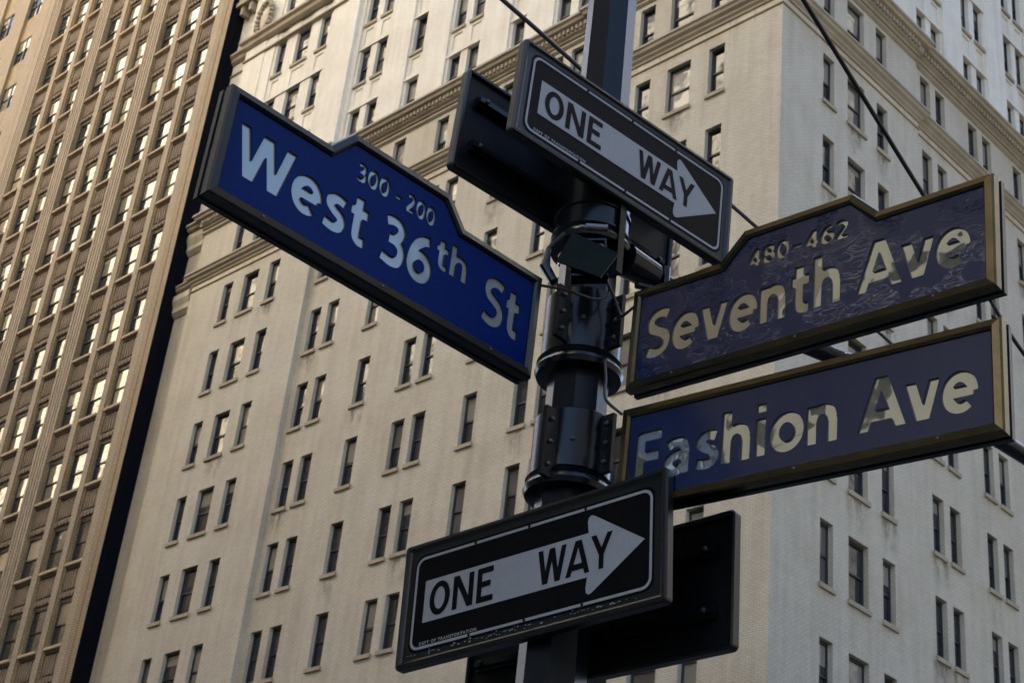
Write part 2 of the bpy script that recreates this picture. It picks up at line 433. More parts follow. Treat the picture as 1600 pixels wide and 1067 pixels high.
ct.v += [tuple(v.co) for v in bm.verts]; ct.f += [tuple(k0 + v.index for v in f.verts) for f in bm.faces]; ct.mi += [1] * len(bm.faces); bm.free()
part('cartouche', ct, cs, bld, origin=ORG)
bal = MB()
bal.box(CX - 34.9, CX - 32.9, CY - 0.45, CY + 0.2, 57.35 + z, 57.6 + z); bal.box(CX - 34.8, CX - 33.0, CY - 0.35, CY + 0.2, 57.6 + z, 58.5 + z)
for u in (33.1, 33.8, 34.5): bal.prism([(0, 0), (0.22, 0), (0.22, 0.7), (0, 0.7)], 0, 0) if False else bal.box(CX - u - 0.2, CX - u, CY - 0.3, CY + 0.2, 56.8 + z, 57.35 + z)
part('balcony', bal, cs, bld, origin=ORG)
# brackets on the set-back strip at cornice level
for zz in (38.75, 42.2):
    br = MB()
    pr_ = [(-0.05, zz + 1.2 + z), (0.30, zz + 1.1 + z), (0.32, zz + 0.8 + z), (0.20, zz + 0.45 + z), (0.22, zz + 0.2 + z), (0.05, zz + z), (-0.05, zz + z)]
    sweep(br, [(CX - 36, CY + 0.22), (CX - 33.05, CY + 0.22)], pr_)
    part('bracket', br, M['cream_stone'], bld, origin=ORG)

nwin = 0
for cols, fn, isA in ((A_COLS, a_base, True), (B_COLS, b_base, False)):
    rec = A_REC if isA else B_REC
    for a, b_ in cols:
        for r, h in HEAD.items():
            c = (a + b_) / 2; d = fn(c)
            ht = WH if r != -2 else h - 40.25 - ZC
            if r <= -3: d += 0.10
            if isA: x, y, rot = CX - c, CY + d + 0.175, 0
            else: x, y, rot = CX - d - 0.175, CY + c, R(90)
            if not visible((x, y, h - 1), 110): continue
            window(bld, x - CX, y - CY, h - ht, rot, b_ - a, ht, 0, ledge=(r != -2))
            nwin += 1
# soot stains washed down from some of the sills
def stain_mat():
    m = mat('soot_stain', (0.10, 0.085, 0.065), 0.9, spec=0.1)
    tc = N(m, 'ShaderNodeTexCoord'); sx = N(m, 'ShaderNodeSeparateXYZ'); L(m, tc.outputs['Generated'], sx.inputs[0])
    g = N(m, 'ShaderNodeNewGeometry'); mp = N(m, 'ShaderNodeMapping'); mp.inputs['Scale'].default_value = (3, 3, 1.1); L(m, g.outputs['Position'], mp.inputs['Vector'])
    n = N(m, 'ShaderNodeTexNoise', Scale=1.0, Detail=5.0, Roughness=0.7); L(m, mp.outputs[0], n.inputs['Vector'])
    r = N(m, 'ShaderNodeMapRange'); r.inputs['From Min'].default_value = 0.42; r.inputs['From Max'].default_value = 0.75; r.inputs['To Max'].default_value = 0.5; L(m, n.outputs[0], r.inputs['Value'])
    up = N(m, 'ShaderNodeMath', operation='POWER'); L(m, sx.outputs[2], up.inputs[0]); up.inputs[1].default_value = 1.3
    e1 = N(m, 'ShaderNodeMath', operation='SUBTRACT'); e1.inputs[0].default_value = 1.0; L(m, sx.outputs[0], e1.inputs[1])
    e2 = N(m, 'ShaderNodeMath', operation='MULTIPLY'); L(m, sx.outputs[0], e2.inputs[0]); L(m, e1.outputs[0], e2.inputs[1])
    e3 = N(m, 'ShaderNodeMath', operation='MULTIPLY'); L(m, e2.outputs[0], e3.inputs[0]); e3.inputs[1].default_value = 4.0
    a = N(m, 'ShaderNodeMath', operation='MULTIPLY'); L(m, r.outputs[0], a.inputs[0]); L(m, up.outputs[0], a.inputs[1])
    a2 = N(m, 'ShaderNodeMath', operation='MULTIPLY'); L(m, a.outputs[0], a2.inputs[0]); L(m, e3.outputs[0], a2.inputs[1])
    L(m, a2.outputs[0], BS(m).inputs['Alpha']); return m
SM = stain_mat()
q_ = MB(); q_.box(-0.6, 0.6, 0, 0.002, -1.25, 0); stm = q_.mesh('soot_stain', SM)
rs2 = random.Random(11)
for cols, fn, isA in ((A_COLS, a_base, True), (B_COLS, b_base, False)):
    for a, b_ in cols:
        for r, h in HEAD.items():
            if r < -1 or r > 6 or rs2.random() < 0.65: continue
            c = (a + b_) / 2 + rs2.uniform(-0.1, 0.1); d = fn(c) - 0.004
            x, y, rot = (CX - c, CY + d, 0) if isA else (CX - d, CY + c, R(90))
            if visible((x, y, h - 2.5), 20): link('soot_stain', stm, bld, (x - CX, y - CY, h - WH - 0.16), (0, 0, rot))
# rain pipes and small wall fittings
print('corner windows', nwin)

# ================================================================== TAN BUILDING AT LEFT
TX, TY = -60.0, 34.6
tb = thing('tan_office_building', 'tan brick office tower with fluted piers and patterned spandrels at left', 'building', (TX, TY, 0))
TORG = (TX, TY, 0)
T_HEAD = [55.92 + ZC - 3.857 * k for k in range(-9, 13)]
T_COLS = []
for g_ in range(3):
    for q_ in (1.46, 3.50, 5.56): T_COLS.append((q_ + 6.73 * g_, q_ + 6.73 * g_ + 1.36))
W_HEAD = [68.2 + ZC - 3.857 * k for k in range(-6, 15)]
W_COLS = [(23.75, 25.65), (27.45, 29.35), (31.15, 33.05), (34.85, 36.75)]
PIERS = [(6.95 + 6.73 * k, 8.16 + 6.73 * k) for k in range(3)]
TTOP = 138.0
def t_depth(u, z):
    if u < 22.2:
        if u < 1.43: return 0.0 if not (0.42 < u < 0.47) else 0.03
        for a, b_ in PIERS:
            if a < u < b_:
                t = u - a
                return 0.09 if (0.18 < t < 0.27 or 0.42 < t < 0.50 or 0.70 < t < 0.78 or 0.94 < t < 1.03) else 0.0
        c = next((c for c in T_COLS if c[0] < u < c[1]), None)
        if c is None:
            cc = min(min(abs(u - c[0]), abs(u - c[1])) for c in T_COLS)
            return 0.14 if cc < 0.12 else 0.06
        for h in T_HEAD:
            if h - 2.15 < z < h: return 0.52
        return 0.34
    if u < 23.2: return 0.05 if u < 22.5 else 0.5 if u < 22.62 else 0.15
    c = next((c for c in W_COLS if c[0] < u < c[1]), None)
    if c:
        for h in W_HEAD:
            if h - 2.0 < z < h: return 0.75
        return 0.33
    return 0.15
tu = [0, 0.42, 0.47, 0.92, 1.43, 22.2, 22.5, 22.62, 23.2, 38.5]
for a, b_ in T_COLS: tu += [a, b_, a - 0.12, b_ + 0.12]
for a, b_ in PIERS: tu += [a, b_] + [a + q for q in (0.18, 0.27, 0.42, 0.50, 0.70, 0.78, 0.94, 1.03)]
for a, b_ in W_COLS: tu += [a, b_]
tz = [0, TTOP]
for h in T_HEAD + W_HEAD: tz += [h, h - 2.15, h - 2.0]
ft = MB()
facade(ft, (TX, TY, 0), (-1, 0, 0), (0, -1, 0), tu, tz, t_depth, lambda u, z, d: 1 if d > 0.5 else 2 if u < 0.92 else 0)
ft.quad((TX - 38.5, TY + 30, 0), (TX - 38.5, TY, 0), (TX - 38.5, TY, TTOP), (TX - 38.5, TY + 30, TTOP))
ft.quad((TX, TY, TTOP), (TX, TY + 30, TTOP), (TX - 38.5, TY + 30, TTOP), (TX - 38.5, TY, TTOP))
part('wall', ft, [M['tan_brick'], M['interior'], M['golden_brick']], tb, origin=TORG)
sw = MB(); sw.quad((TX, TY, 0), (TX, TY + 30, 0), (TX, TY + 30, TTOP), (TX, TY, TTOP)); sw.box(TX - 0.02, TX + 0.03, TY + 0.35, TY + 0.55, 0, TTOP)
part('party_wall', sw, M['black_wall'], tb, origin=TORG)
# spandrel panel: moulded head ledge, ribbed field and a fringe of rounded drops
sp = MB(); hw = 0.68; hh = 3.857 - 2.15
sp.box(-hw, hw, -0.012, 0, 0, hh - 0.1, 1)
sp.box(-hw, hw, -0.26, 0, hh - 0.16, hh - 0.02); sp.box(-hw, hw, -0.18, 0, hh - 0.24, hh - 0.16)
for i in range(6):
    x0 = -hw + 0.04 + i * (2 * hw - 0.08) / 6
    sp.prism([(x0 + 0.06, 0.50), (x0 + 0.155, 0.50), (x0 + 0.185, 0.95), (x0 + 0.155, hh - 0.30), (x0 + 0.06, hh - 0.30), (x0 + 0.03, 0.95)], -0.15, -0.013)
sp.box(-hw, hw, -0.12, 0, 0.36, 0.44)
for i in range(5):
    x0 = -hw + (i + 0.5) * 2 * hw / 5
    sp.prism([(x0 + 0.10 * math.cos(t), 0.22 + 0.12 * math.sin(t)) for t in [2 * math.pi * j / 8 for j in range(8)]], -0.19, 0)
sp.box(-hw, hw, -0.06, 0, 0.0, 0.10)
M['clay_shadow'] = mat('clay_recess_shade', (0.055, 0.042, 0.032), 0.85)  # backing behind the ribs coloured dark for the shade between them
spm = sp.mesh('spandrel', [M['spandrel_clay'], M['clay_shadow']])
lg = MB(); lg.box(-hw - 0.02, hw + 0.02, -0.24, 0, -0.10, 0.02); lgm = lg.mesh('sill', M['tan_ledge'])
nt_ = 0; nsp = 0
for a, b_ in T_COLS:
    for h in T_HEAD:
        c = (a + b_) / 2
        if visible((TX - c, TY, h - 1), 90) and nt_ < 300:
            fr = window(tb, -c, 0.30, h - 2.15, 0, b_ - a, 2.15, 1, ledge=False, weights=(0.5, 0.22, 0.28)); nt_ += 1
            link('sill', lgm, fr, (0, -0.03, 0))
        if visible((TX - c, TY, h + 0.8), 90) and nsp < 300:
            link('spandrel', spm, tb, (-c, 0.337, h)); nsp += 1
for a, b_ in W_COLS:
    for h in W_HEAD:
        c = (a + b_) / 2
        if visible((TX - c, TY, h - 1), 90):
            for s_ in (-1, 1):
                window(tb, -c + s_ * 0.475, 0.36, h - 2.0, 0, 0.95, 2.0, 1, ledge=False, weights=(0.8, 0.1, 0.1)); nt_ += 1
print('tan windows', nt_, nsp)

# ================================================================== SUNLIT BUILDINGS ACROSS THE STREET (seen mirrored in glass and sign faces) and added blockers
def plain_building(name, label, x0, x1, y0, y1, h, m, pitch=3.2, floor=3.6, ww=1.3, wh=2.0):
    t = thing(name, label, 'building', (x0, y0, 0)); mb = MB()
    us = [0, x1 - x0]; zs = [0, h]; cu = []; hd = []
    u = 1.0
    while u + ww < x1 - x0 - 0.5: cu.append((u, u + ww)); us += [u, u + ww]; u += pitch
    z_ = 4.0
    while z_ + wh < h - 1.5: hd.append((z_, z_ + wh)); zs += [z_, z_ + wh]; z_ += floor
    facade(mb, (x0, y1, 0), (1, 0, 0), (0, 1, 0), us, zs, lambda u, z: 0.25 if in_any(u, cu) and in_any(z, hd) else 0.0, lambda u, z, d: 1 if d > 0.2 else 0)
    mb.quad((x0, y0, 0), (x0, y1, 0), (x0, y1, h), (x0, y0, h)); mb.quad((x1, y1, 0), (x1, y0, 0), (x1, y0, h), (x1, y1, h))
    mb.quad((x1, y0, 0), (x0, y0, 0), (x0, y0, h), (x1, y0, h)); mb.quad((x0, y0, h), (x0, y1, h), (x1, y1, h), (x1, y0, h))
    part('wall', mb, [m, GL[0]], t, origin=(x0, y0, 0))
    c = MB(); sweep(c, [(x1, y1), (x0, y1)], [(0, h - 1.4), (0.5, h - 1.0), (0.9, h - 0.9), (0.9, h - 0.4), (0, h - 0.2)][::-1])
    part('cornice', c, m, t, origin=(x0, y0, 0))
    return t
M['sun_a'] = noisy(mat('buff_brick', (0.66, 0.57, 0.43), 0.8), 0.15, 0.6, 0.7)
M['sun_b'] = noisy(mat('pale_stone', (0.72, 0.66, 0.55), 0.8), 0.15, 0.6, 0.7)
plain_building('office_tower', 'tall buff office tower across the street mirrored in the left windows', -195, -108, -40, -10, 168, M['sun_a'])
plain_building('loft_building', 'buff loft building across the street mirrored in the upper cream windows', -107.5, -76, -40, -10, 98, M['sun_b'])
plain_building('stone_tower', 'pale stone tower across the street mirrored in the corner windows', -75.5, -20, -40, -10, 128, M['sun_b'], 3.0, 3.5)
plain_building('sun_blocking_tower', 'unseen buff tower added next to the tan tower to block sun, beyond the left edge of the picture', -240, -98.8, 36, 75, 140, M['sun_a'])  # unseen tower, added to keep sun off the lower facades opposite
plain_building('brick_block', 'buff brick block behind the photographer mirrored in the avenue signs', -9.6, -1, -40, -10, 62, M['sun_a'])

M['dull_brick'] = noisy(mat('dull_brick', (0.07, 0.065, 0.06), 0.8), 0.15, 0.6, 0.7)
M['dark_brick'] = noisy(mat('dark_brick', (0.035, 0.034, 0.034), 0.8), 0.15, 0.6, 0.7)
plain_building('gap_filler_block', 'unseen dark block added to fill the gap mirrored in the left part of the avenue signs', -24, -8, -64, -46, 75, M['dark_brick'])  # added to darken what the avenue signs reflect at their left
def east_block(name, label, y0, y1, h, m):
    t = thing(name, label, 'building', (26, y0, 0)); mb = MB()
    us = [0, y1 - y0]; zs = [0, h]; cu = []; hd = []
    u = 1.0
    while u < y1 - y0 - 2: cu.append((u, u + 1.4)); us += [u, u + 1.4]; u += 3.3
    q = 4.0
    while q < h - 3: hd.append((q, q + 2.0)); zs += [q, q + 2.0]; q += 3.6
    facade(mb, (26, y0, 0), (0, 1, 0), (-1, 0, 0), us, zs, lambda u, z: 0.25 if in_any(u, cu) and in_any(z, hd) else 0.0, lambda u, z, d: 1 if d > 0.2 else 0)
    mb.quad((26, y0, h), (26, y1, h), (50, y1, h), (50, y0, h)); mb.quad((26, y0, 0), (50, y0, 0), (50, y0, h), (26, y0, h)); mb.quad((26, y1, 0), (26, y1, h), (50, y1, h), (50, y1, 0))
    part('wall', mb, [m, GL[0]], t, origin=(26, y0, 0))
east_block('avenue_building', 'low dull brick building across the avenue mirrored in the right hand windows', -60, 41, 22, M['dull_brick'])
east_block('avenue_tower', 'tall dark office tower across the avenue shading the right side of the corner building', 38, 280, 140, M['dark_brick'])

# ================================================================== LETTERS drawn as strokes and traced to outlines
def cr(pts, n=10):
    """Catmull-Rom through points"""
    P = [np.array(p, float) for p in pts]; P = [2 * P[0] - P[1]] + P + [2 * P[-1] - P[-2]]; out = []
    for i in range(1, len(P) - 2):
        for t in np.linspace(0, 1, n, endpoint=False):
            out.append(0.5 * ((2 * P[i]) + (-P[i - 1] + P[i + 1]) * t + (2 * P[i - 1] - 5 * P[i] + 4 * P[i + 1] - P[i + 2]) * t * t + (-P[i - 1] + 3 * P[i] - 3 * P[i + 1] + P[i + 2]) * t ** 3))
    out.append(P[-2]); return [tuple(p) for p in out]
def ell(cx, cy, rx, ry, a0=0, a1=360, n=40):
    return [(cx + rx * math.cos(math.radians(a0 + (a1 - a0) * i / n)), cy + ry * math.sin(math.radians(a0 + (a1 - a0) * i / n))) for i in range(n + 1)]
X = 0.73
G = {
 'W': (1.20, [[(0.03, 1.2), (0.335, -0.05)], [(0.335, -0.05), (0.62, 1.1)], [(0.60, 1.1), (0.875, -0.05)], [(0.875, -0.05), (1.17, 1.2)]], (0, 1)),
 'A': (0.88, [[(0.03, -0.1), (0.44, 1.05)], [(0.44, 1.05), (0.85, -0.1)], [(0.2, 0.27), (0.68, 0.27)]], (0, 1)),
 'S': (0.64, [cr([(0.57, 0.86), (0.46, 0.91), (0.33, 0.92), (0.19, 0.87), (0.12, 0.75), (0.17, 0.61), (0.33, 0.53), (0.48, 0.45), (0.55, 0.32), (0.51, 0.17), (0.37, 0.085), (0.22, 0.08), (0.05, 0.14)])], None),
 'F': (0.60, [[(0.09, 0), (0.09, 1)], [(0.03, 0.92), (0.56, 0.92)], [(0.05, 0.50), (0.52, 0.50)]], None),
 '3': (0.64, [cr([(0.07, 0.87), (0.24, 0.92), (0.40, 0.89), (0.48, 0.77), (0.42, 0.61), (0.30, 0.545), (0.18, 0.54)]), cr([(0.18, 0.54), (0.36, 0.53), (0.50, 0.44), (0.54, 0.29), (0.47, 0.13), (0.30, 0.08), (0.05, 0.12)])], None),
 '6': (0.66, [cr([(0.54, 0.91), (0.38, 0.87), (0.22, 0.73), (0.13, 0.54), (0.10, 0.34), (0.12, 0.22)]), ell(0.34, 0.315, 0.235, 0.235)], None),
 '0': (0.66, [ell(0.33, 0.5, 0.24, 0.42)], None),
 '2': (0.64, [cr([(0.07, 0.86), (0.24, 0.92), (0.41, 0.88), (0.49, 0.74), (0.42, 0.54), (0.27, 0.34), (0.10, 0.10)]), [(0.04, 0.08), (0.58, 0.08)]], None),
 '4': (0.68, [[(0.47, 0), (0.47, 1)], [(0.46, 0.96), (0.08, 0.27)], [(0.04, 0.27), (0.64, 0.27)]], (0, 1)),
 '8': (0.66, [ell(0.33, 0.725, 0.20, 0.19), ell(0.33, 0.295, 0.24, 0.215)], None),
 '-': (0.40, [[(0.05, 0.40), (0.36, 0.40)]], None),
 'e': (0.68, [ell(0.34, X / 2, 0.25, 0.29, -2, 308), [(0.12, 0.37), (0.60, 0.37)]], None),
 's': (0.54, [cr([(0.46, 0.62), (0.36, 0.65), (0.25, 0.65), (0.14, 0.58), (0.14, 0.49), (0.25, 0.405), (0.38, 0.34), (0.44, 0.24), (0.39, 0.12), (0.26, 0.075), (0.05, 0.11)])], None),
 't': (0.46, [[(0.19, 0.95), (0.19, 0.24)], cr([(0.19, 0.26), (0.21, 0.14), (0.29, 0.08), (0.42, 0.085)]), [(0.01, X - 0.075), (0.42, X - 0.075)]], None),
 'h': (0.68, [[(0.10, 0), (0.10, 1.03)], cr([(0.10, 0.42), (0.16, 0.58), (0.31, 0.655), (0.46, 0.60), (0.52, 0.44)]), [(0.52, 0.46), (0.52, 0)]], None),
 'n': (0.68, [[(0.10, 0), (0.10, X)], cr([(0.10, 0.42), (0.16, 0.58), (0.31, 0.655), (0.46, 0.60), (0.52, 0.44)]), [(0.52, 0.46), (0.52, 0)]], None),
 'v': (0.64, [[(0.04, 0.88), (0.32, -0.08)], [(0.32, -0.08), (0.60, 0.88)]], (0, X)),
 'i': (0.26, [[(0.11, 0), (0.11, X)], [(0.11, 0.86), (0.11, 1.03)]], None),
 'o': (0.70, [ell(0.34, X / 2, 0.255, 0.29)], None),
 'a': (0.64, [[(0.47, 0), (0.47, 0.48)], cr([(0.08, 0.60), (0.22, 0.655), (0.37, 0.64), (0.45, 0.56), (0.47, 0.44)]), cr([(0.47, 0.40), (0.30, 0.395), (0.14, 0.33), (0.11, 0.20), (0.18, 0.09), (0.32, 0.08), (0.47, 0.22)])], None),
 # condensed capitals of the one-way arrows
 'O_': (0.74, [ell(0.36, 0.5, 0.28, 0.42)], None),
 'N_': (0.76, [[(0.09, 0), (0.09, 1)], [(0.65, 0), (0.65, 1)], [(0.07, 1.06), (0.67, -0.06)]], (0, 1)),
 'E_': (0.64, [[(0.09, 0), (0.09, 1)], [(0.03, 0.925), (0.56, 0.925)], [(0.03, 0.075), (0.58, 0.075)], [(0.05, 0.52), (0.48, 0.52)]], None),
 'W_': (1.04, [[(0.05, 1.15), (0.29, -0.05)], [(0.29, -0.05), (0.53, 1.1)], [(0.51, 1.1), (0.75, -0.05)], [(0.75, -0.05), (0.99, 1.15)]], (0, 1)),
 'A_': (0.84, [[(0.04, -0.1), (0.42, 1.08)], [(0.42, 1.08), (0.80, -0.1)], [(0.2, 0.24), (0.64, 0.24)]], (0, 1)),
 'Y_': (0.80, [[(0.03, 1.15), (0.40, 0.42)], [(0.77, 1.15), (0.40, 0.42)], [(0.40, 0.45), (0.40, 0)]], (0, 1)),
}
_cont = {}
def contours(ch, wgt):
    """closed outlines of one glyph: union of butt-ended strokes, traced by marching squares"""
    key = (ch, wgt)
    if key in _cont: return _cont[key]
    adv, strokes, clip = G[ch]
    st = 0.0115
    gx = np.arange(-0.10, adv + 0.12, st); gy = np.arange(-0.10, 1.16, st)
    PX, PY = np.meshgrid(gx, gy, indexing='ij'); F = np.full(PX.shape, 9.0); hw = wgt / 2
    for s_ in strokes:
        closed = math.dist(s_[0], s_[-1]) < 1e-3
        n = len(s_) - 1; best = np.full(PX.shape, 9.0)
        for i in range(n):
            ax, ay = s_[i]; bx, by = s_[i + 1]; dx, dy = bx - ax, by - ay; ln = math.hypot(dx, dy)
            if ln < 1e-6: continue
            t = ((PX - ax) * dx + (PY - ay) * dy) / ln; perp = np.abs((PX - ax) * dy - (PY - ay) * dx) / ln
            over = np.maximum(-t, t - ln)
            d = np.where(over > 0, np.hypot(perp, np.maximum(over, 0)), perp) - hw
            if not closed:
                if i == 0: d = np.where(t < 0, np.maximum(perp - hw, -t), np.maximum(d, -t) if n == 1 else d)
                if i == n - 1: d = np.where(t > ln, np.maximum(perp - hw, t - ln), d)
            best = np.minimum(best, d)
        if not closed and n > 1:      # cut both ends square
            for (ax, ay), (bx, by) in (((s_[1][0], s_[1][1]), s_[0]), ((s_[-2][0], s_[-2][1]), s_[-1])):
                dx, dy = bx - ax, by - ay; ln = math.hypot(dx, dy); t = ((PX - bx) * dx + (PY - by) * dy) / ln
                near = np.hypot(PX - bx, PY - by) < hw * 1.5
                best = np.where(near & (t > 0), np.maximum(best, t), best)
        F = np.minimum(F, best)
    if clip: F = np.maximum(F, np.maximum(clip[0] - PY, PY - clip[1]))
    # marching squares
    seg = {}
    nx, ny = F.shape
    def ip(i, j, k, l):
        a, b_ = F[i, j], F[k, l]; t = a / (a - b_) if a != b_ else 0.5
        return (gx[i] + (gx[k] - gx[i]) * t, gy[j] + (gy[l] - gy[j]) * t)
    pts = {}; nxt = {}
    I = F < 0
    act = (I[:-1, :-1].astype(int) + I[1:, :-1] + I[1:, 1:] + I[:-1, 1:])
    for i, j in np.argwhere((act > 0) & (act < 4)):
        i = int(i); j = int(j)
        c = (I[i, j] * 1) | (I[i + 1, j] * 2) | (I[i + 1, j + 1] * 4) | (I[i, j + 1] * 8)
        e = {'b': ('h', i, j), 'r': ('v', i + 1, j), 't': ('h', i, j + 1), 'l': ('v', i, j)}
        T = {1: ['lb'], 2: ['br'], 3: ['lr'], 4: ['rt'], 5: ['lt', 'rb'], 6: ['bt'], 7: ['lt'], 8: ['tl'], 9: ['tb'], 10: ['bl', 'tr'], 11: ['tr'], 12: ['rl'], 13: ['rb'], 14: ['bl']}[int(c)]
        for s_ in T:
            a, b_ = e[s_[0]], e[s_[1]]
            for q in (a, b_):
                if q not in pts: pts[q] = ip(q[1], q[2], q[1] + 1, q[2]) if q[0] == 'h' else ip(q[1], q[2], q[1], q[2] + 1)
            nxt.setdefault(a, []).append(b_); nxt.setdefault(b_, []).append(a)
    loops = []; used = set()
    for s0 in list(nxt):
        if s0 in used: continue
        lp_ = [s0]; used.add(s0); cur = s0
        while True:
            q = [k for k in nxt[cur] if k not in used]
            if not q: break
            cur = q[0]; used.add(cur); lp_.append(cur)
        if len(lp_) > 8:
            P = [pts[k] for k in lp_]; out = []
            # drop collinear points
            n = len(P); keep = rdp_closed(P, 0.0016)
            loops.append(keep)
    _cont[key] = loops
    return loops
def rdp_closed(P, eps):
    def rdp(Q):
        if len(Q) < 3: return Q
        a = np.array(Q[0]); b_ = np.array(Q[-1]); A_ = np.array(Q); d = b_ - a; ln = np.hypot(*d)
        dist = np.abs((A_[:, 0] - a[0]) * d[1] - (A_[:, 1] - a[1]) * d[0]) / ln if ln > 1e-9 else np.hypot(A_[:, 0] - a[0], A_[:, 1] - a[1])
        k = int(dist.argmax())
        if dist[k] > eps: return rdp(Q[:k + 1])[:-1] + rdp(Q[k:])
        return [Q[0], Q[-1]]
    h = len(P) // 2
    return rdp(P[:h + 1])[:-1] + rdp(P[h:] + [P[0]])[:-1]

def layout(text, s0, s1, base, height, wgt, sfx='', gap=0.05):
    """glyph outlines of a word fitted between s0 and s1 on a baseline"""
    adv = []; x = 0
    for ch in text:
        adv.append(x); x += G[ch + sfx][0] + gap
    tot = x - gap - 0.04; k = (s1 - s0) / tot
    out = []
    for ch, a in zip(text, adv):
        out.append([[(s0 + (p[0] + a - 0.02) * k, base + p[1] * height) for p in lp_] for lp_ in contours(ch + sfx, wgt)])
    return out

def flat(name, loops, mats, parent, y, extrude=0.0, hole_side_mat=False):
    """filled outlines (even-odd) as a mesh standing in the sign plane; extrude = thickness behind y"""
    cu = bpy.data.curves.new(name, 'CURVE'); cu.dimensions = '2D'; cu.fill_mode = 'BOTH'; cu.extrude = extrude / 2
    for lp_ in loops:
        s_ = cu.splines.new('POLY'); s_.points.add(len(lp_) - 1)
        for p, q in zip(s_.points, lp_): p.co = (q[0], q[1], 0, 1)
        s_.use_cyclic_u = True
    tmp = bpy.data.objects.new(name, cu)
    me = bpy.data.meshes.new_from_object(tmp)
    bpy.data.objects.remove(tmp); bpy.data.curves.remove(cu)
    me.transform(Matrix(((1, 0, 0, 0), (0, 0, -1, y + extrude / 2), (0, 1, 0, 0), (0, 0, 0, 1))))
    me.name = name
    for m in mats: me.materials.append(m)
    if hole_side_mat:
        for p in me.polygons:
            if abs(p.normal.y) < 0.5: p.material_index = 1
    return link(name, me, parent)

# ================================================================== POLE AND ITS FITTINGS
M['pole_paint'] = noisy(mat('pole_paint', (0.006, 0.010, 0.016), 0.27, spec=0.24), 7.0, 0.7, 0.45, 0.25, (1, 1, 0.25))
M['clamp_paint'] = noisy(mat('clamp_paint', (0.004, 0.007, 0.010), 0.24, spec=0.30), 9.0, 0.6, 0.5, 0.3)
M['sign_frame'] = noisy(mat('sign_frame', (0.004, 0.0065, 0.0075), 0.33, spec=0.42), 12.0, 0.6, 0.6, 0.15, (1, 1, 1))
M['warm_sheen_frame'] = noisy(mat('warm_sheen_frame', (0.10, 0.082, 0.045), 0.20, 0.9), 14.0, 0.7, 0.45, 0.25, (1, 1, 2))  # dark frame tinted bronze, the warm reflection put into its colour
M['rubber'] = mat('rubber', (0.008, 0.008, 0.009), 0.5)
M['bolt_metal'] = mat('bolt_metal', (0.10, 0.10, 0.105), 0.45, 0.8)
M['galvanised'] = mat('galvanised', (0.16, 0.16, 0.17), 0.4, 0.6)
PXX, PYY = -2.933, 3.075
pole = thing('signal_pole', 'dark green octagonal street pole that carries every sign', 'pole', (PXX, PYY, 0))
pb = MB(); pb.lathe([(0.103, 0.0), (0.094, 2.9), (0.0865, 4.3), (0.079, 5.5), (0.062, 9.5)], 8, phase=R(38.7))
part('shaft', pb, M['pole_paint'], pole)
def bolt(parent, x, y, z, r_=0.008, ax='x', sgn=1):
    b = MB(); b.lathe([(r_, 0), (r_, 0.006), (r_ * 0.7, 0.009)], 6)
    rot = {'x': (0, R(90) * sgn, 0), 'y': (R(90) * sgn, 0, 0)}[ax]
    return part('bolt', b, M['bolt_metal'], parent, (x, y, z), rot)
def collar(z0, z1, r_, label=None):
    """clamp sleeve round the shaft: barrel, bottom ring, two bolted flanges"""
    b = MB(); b.lathe([(r_ - 0.02, z0), (r_, z0 + 0.004), (r_, z1 - 0.006), (r_ - 0.006, z1), (r_ - 0.02, z1)], 40)
    c = part('clamp', b, M['clamp_paint'], pole, smooth=True)
    g = MB(); g.lathe([(r_ - 0.02, z0 - 0.055), (r_ + 0.008, z0 - 0.05), (r_ + 0.014, z0 - 0.035), (r_ + 0.008, z0 - 0.02), (r_ + 0.002, z0 - 0.014), (r_ + 0.010, z0 - 0.006), (r_ - 0.02, z0 - 0.002)], 40)
    part('clamp_ring', g, M['clamp_paint'], c, smooth=True)
    return c
cA = collar(2.425 + ZC, 2.630 + ZC, 0.116)
cB = collar(2.045 + ZC, 2.232 + ZC, 0.114)
cC = collar(2.86 + ZC, 3.10 + ZC, 0.112)
# small drilled holes in the barrels
for c_, zz in ((cA, 2.52 + ZC), (cB, 2.13 + ZC)):
    h = MB(); h.lathe([(0.007, 0), (0.007, 0.004), (0.004, 0.0045)], 12)
    az = R(-47); part('rivet', h, M['rubber'], c_, (0.1155 * math.cos(az), 0.1155 * math.sin(az), zz), (0, R(90), az))
# flanges: towards the 36th street sign (-Y) and towards the avenue signs (+X)
def flange(clamp, z0, z1, direction, r_=0.112, ln=0.045):
    b = MB()
    if direction == 'x': b.box(r_ - 0.012, r_ + ln, -0.010, 0.004, z0, z1)
    else: b.box(0.030, 0.044, -r_ - ln, -r_ + 0.014, z0, z1)
    f = part('flange', b, M['clamp_paint'], clamp)
    for i in range(3):
        zz = z0 + (z1 - z0) * (0.17 + 0.33 * i)
        if direction == 'x': bolt(f, r_ + ln * 0.55, -0.010, zz, 0.0075, 'y', 1)
        else: bolt(f, 0.044, -r_ - ln * 0.55, zz, 0.0075, 'x', 1)
flange(cA, 2.44 + ZC, 2.61 + ZC, 'x'); flange(cA, 2.44 + ZC, 2.61 + ZC, 'y')
flange(cB, 2.04 + ZC, 2.22 + ZC, 'x'); flange(cB, 2.00 + ZC, 2.21 + ZC, 'y', 0.110, 0.05)
# horizontal bands at the top clamp
for zz in (2.93, 2.86):
    b = MB(); b.lathe([(0.110, zz + ZC - 0.006), (0.118, zz + ZC - 0.003), (0.118, zz + ZC + 0.003), (0.110, zz + ZC + 0.006)], 40)
    part('band', b, M['clamp_paint'], cC, smooth=True)
